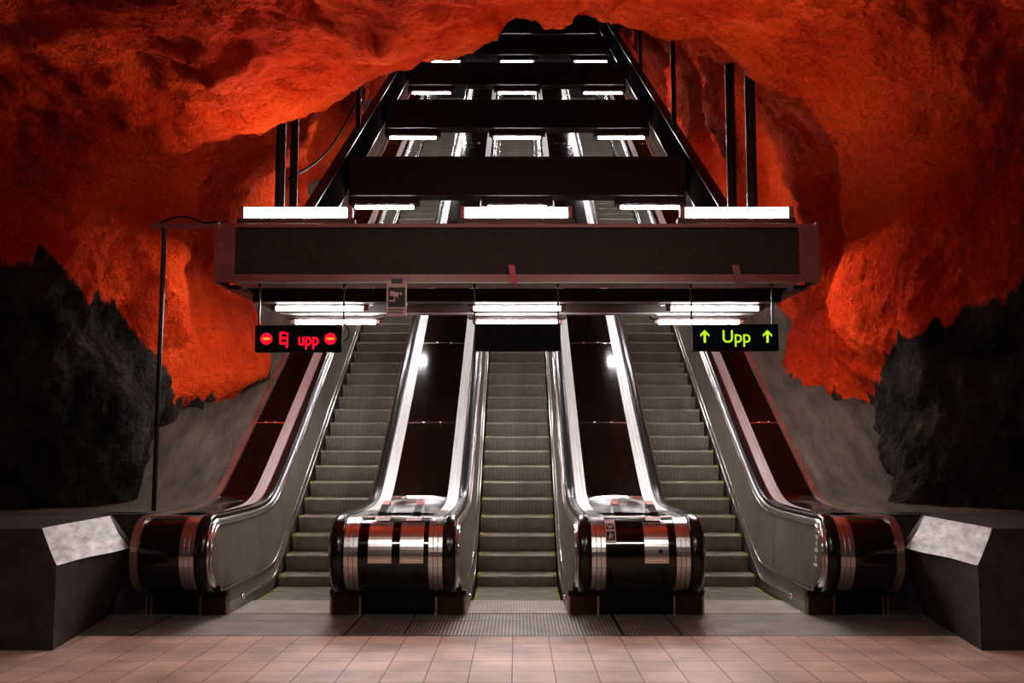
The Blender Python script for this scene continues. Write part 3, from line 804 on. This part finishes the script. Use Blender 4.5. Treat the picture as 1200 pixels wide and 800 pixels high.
# added unseen lamps in the girder channels, to brighten the red walls
GL = []
for s_, nm in ((-1, 'left'), (1, 'right')):
    for yy, hh in ((14.3, 0), (18.6, 1), (23.6, 1), (29., 1)):
        zz = 4.12 if not hh else 3.74 + (yy - 14.9) * .565 + .34
        o = bpy.data.objects.new('fluorescent_lamp', None); COL.objects.link(o); o['category'] = 'lamp'
        o.location = (s_ * 3.38, yy, zz)
        if hh: o.rotation_euler = (math.atan(.565), 0, 0)
        o['label'] = 'added unseen lamp in the outer channel of the %s girder, %s' % (nm, {14.3: 'behind the widest beam', 18.6: 'below second beam', 23.6: 'below third beam', 29.: 'below fourth beam'}[yy])
        o['group'] = 'added lamps in the girder channels'
        P_ = Vector(o.location); r_ = .024
        mb = MB(); mb.tube([(P_.x, P_.y - .57, P_.z), (P_.x, P_.y + .57, P_.z)], r_, 8); mb.build('tube', M['tube_wash'] if hh else M['tube_low'], o)
        if not hh:
            mb = MB(); x0, x1 = sorted((s_ * 3.32, s_ * 3.56)); mb.box(x0, x1, P_.y - .70, P_.y + .70, P_.z + .05, P_.z + .065)
            mb.box(x0, x1, P_.y - .70, P_.y - .68, P_.z - .30, P_.z + .049); mb.build('hood', M['lampbox'], o)  # baffle added to keep the lamp's light off the rock above
        mb = MB(); x0, x1 = sorted((P_.x - s_ * .075, P_.x - s_ * .035)); mb.box(x0, x1, P_.y - .66, P_.y + .66, P_.z - .04, P_.z + .04); mb.build('housing', M['lampbox'], o)
        for e_ in (-1, 1):
            mb = MB(); mb.box(P_.x - .03, P_.x + .03, P_.y + e_ * .60 - .03, P_.y + e_ * .60 + .03, P_.z - .03, P_.z + .03, bev=.006); mb.build('end_cap', M['frame'], o)
HALL = 24.; LIGHTS = []
# added unseen hall lamps, to brighten the floor and front faces
for i, (x, y) in enumerate(((-1.6, 5.9), (1.6, 5.9), (0., -1.))):
    o = put(H0, (x, y, 4.9), 'added unseen fill lamp hanging from the hall roof, %s' % ('left front', 'right front', 'rear')[i], 'added lamps in the hall')
    LIGHTS.append(o)
for i, o in enumerate(LIGHTS):
    y = o.location.y
    ld = bpy.data.lights.new('hall_fill_light', 'AREA'); ld.shape = 'RECTANGLE'; ld.size = 1.2; ld.size_y = .2; ld.energy = HALL; ld.color = (1., .93, .86); ld.spread = math.radians(120)
    lo = bpy.data.objects.new('hall_fill_light', ld); COL.objects.link(lo); lo.parent = o; lo.location = (0, 0, -.05); lo.rotation_euler = (math.radians(52 if y > 0 else 45), 0, 0)

# ------------------------------------------------------------------ hanging displays
def display(x0, x1, z0, z1, lab, rods, y=12.1):
    xc = (x0 + x1) / 2
    root = empty('display_sign', (xc, y, z0), lab, 'sign')
    mb = MB(); mb.box(x0, x1, y, y + .10, z0, z1, bev=.008); mb.build('case', M['signbox'], root)
    for xr in rods:
        mb = MB(); mb.tube([(xr, y + .05, z1), (xr, y + .05, 3.68)], .011, 6); mb.ball((xr, y + .05, 3.66), .02); mb.build('hanging_rod', M['pole'], root)
    return root
r = display(-2.99, -2.0, 2.882, 3.186, 'hanging black LED display with red letters reading Ej upp between no-entry discs', (-2.96, -1.99))
text_obj('word', 'Ej', .20, M['led_red'], r, (-2.66, 12.095, 3.03), sx=.80, bold=.004)
text_obj('word', 'upp', .20, M['led_red'], r, (-2.38, 12.095, 3.018), sx=.80, bold=.004)
for xx in (-2.86, -2.13):
    mb = MB(); n = 24
    mb.add([(xx + .068 * math.cos(2 * PI * k / n), 12.094, 3.03 + .068 * math.sin(2 * PI * k / n)) for k in range(n)], [tuple(range(n))]); d = mb.build('no_entry_disc', M['led_red'], r)
    mb = MB(); mb.box(xx - .042, xx + .042, 12.088, 12.092, 3.02, 3.042); mb.build('bar', M['led_orange'], d)
mb = MB(); mb.tube([(-1.99, 12.2, 3.22), (-1.95, 12.2, 3.17), (-1.93, 12.2, 3.10), (-1.95, 12.2, 3.05), (-2.0, 12.2, 3.01)], .008, 6); mb.build('cable', M['cable'], r)
display(-.487, .496, 2.892, 3.206, 'blank black hanging display over the centre escalator', (-.49, .47))
r = display(2.0, 2.985, 2.892, 3.20, 'hanging black LED display with green letters reading Upp between up arrows', (2.0, 2.93))
text_obj('word', 'Upp', .205, M['led_green'], r, (2.50, 12.095, 3.05), sx=.95, bold=.0015)
for xx in (2.14, 2.855):
    mb = MB(); z = 2.985; t = .014; y = 12.094
    mb.add([(xx - t, y, z), (xx + t, y, z), (xx + t, y, z + .13), (xx - t, y, z + .13)], [(0, 1, 2, 3)])
    for s in (-1, 1):
        mb.add([(xx, y, z + .148), (xx, y, z + .112), (xx + s * .052, y, z + .066), (xx + s * .052, y, z + .096)], [(0, 1, 2, 3)])
    mb.build('arrow', M['led_green'], r)
# camera notice
root = empty('camera_notice', (-1.365, 11.95, 3.27), 'small pinkish notice with a surveillance camera pictogram hung on the widest beam', 'sign')
Y0 = 11.95
mb = MB(); mb.box(-1.478, -1.249, Y0, Y0 + .015, 3.27, 3.68, bev=.004); mb.build('board', M['sticker_w'], root)
mb = MB(); mb.box(-1.425, -1.30, Y0 - .01, Y0 + .03, 3.645, 3.70); mb.build('clip', M['pole'], root)
mb = MB(); mb.box(-1.458, -1.268, Y0 - .003, Y0, 3.375, 3.60); mb.build('black_field', M['sticker'], root)
mb = MB(); yy = Y0 - .005
def quad(m, pts): m.add([(x, yy, z) for x, z in pts], [tuple(range(len(pts)))])
quad(mb, [(-1.445, 3.505), (-1.43, 3.56), (-1.335, 3.54), (-1.345, 3.485)])
quad(mb, [(-1.33, 3.545), (-1.305, 3.54), (-1.30, 3.51), (-1.318, 3.508)])
quad(mb, [(-1.395, 3.485), (-1.378, 3.485), (-1.378, 3.44), (-1.395, 3.44)])
quad(mb, [(-1.45, 3.455), (-1.385, 3.455), (-1.385, 3.437), (-1.45, 3.437)])
mb.build('camera_pictogram', M['sticker_w'], root)
mb = MB()
for zz, n in ((3.345, 9), (3.315, 8)):
    for k in range(n): quad(mb, [(-1.455 + .02 * k, zz - .008), (-1.44 + .02 * k, zz - .008), (-1.44 + .02 * k, zz + .008), (-1.455 + .02 * k, zz + .008)])
mb.build('caption_line', M['sticker'], root)

# ------------------------------------------------------------------ camera, world, colour
cam = bpy.data.cameras.new('camera'); co = bpy.data.objects.new('camera', cam); COL.objects.link(co)
co.location = (0, 0, 1.745); co.rotation_euler = (PI / 2 + math.radians(5.92), 0, 0)
cam.sensor_width = 36; cam.lens = 1250 / 1200 * 36; cam.shift_x = -6 / 1200; cam.clip_end = 200
SC.camera = co
w = bpy.data.worlds.new('world'); SC.world = w; w.use_nodes = True
w.node_tree.nodes['Background'].inputs[0].default_value = (.0, .0, .0, 1); w.node_tree.nodes['Background'].inputs[1].default_value = 0
SC.view_settings.view_transform = 'Standard'; SC.view_settings.look = 'Medium High Contrast'; SC.view_settings.exposure = 0.
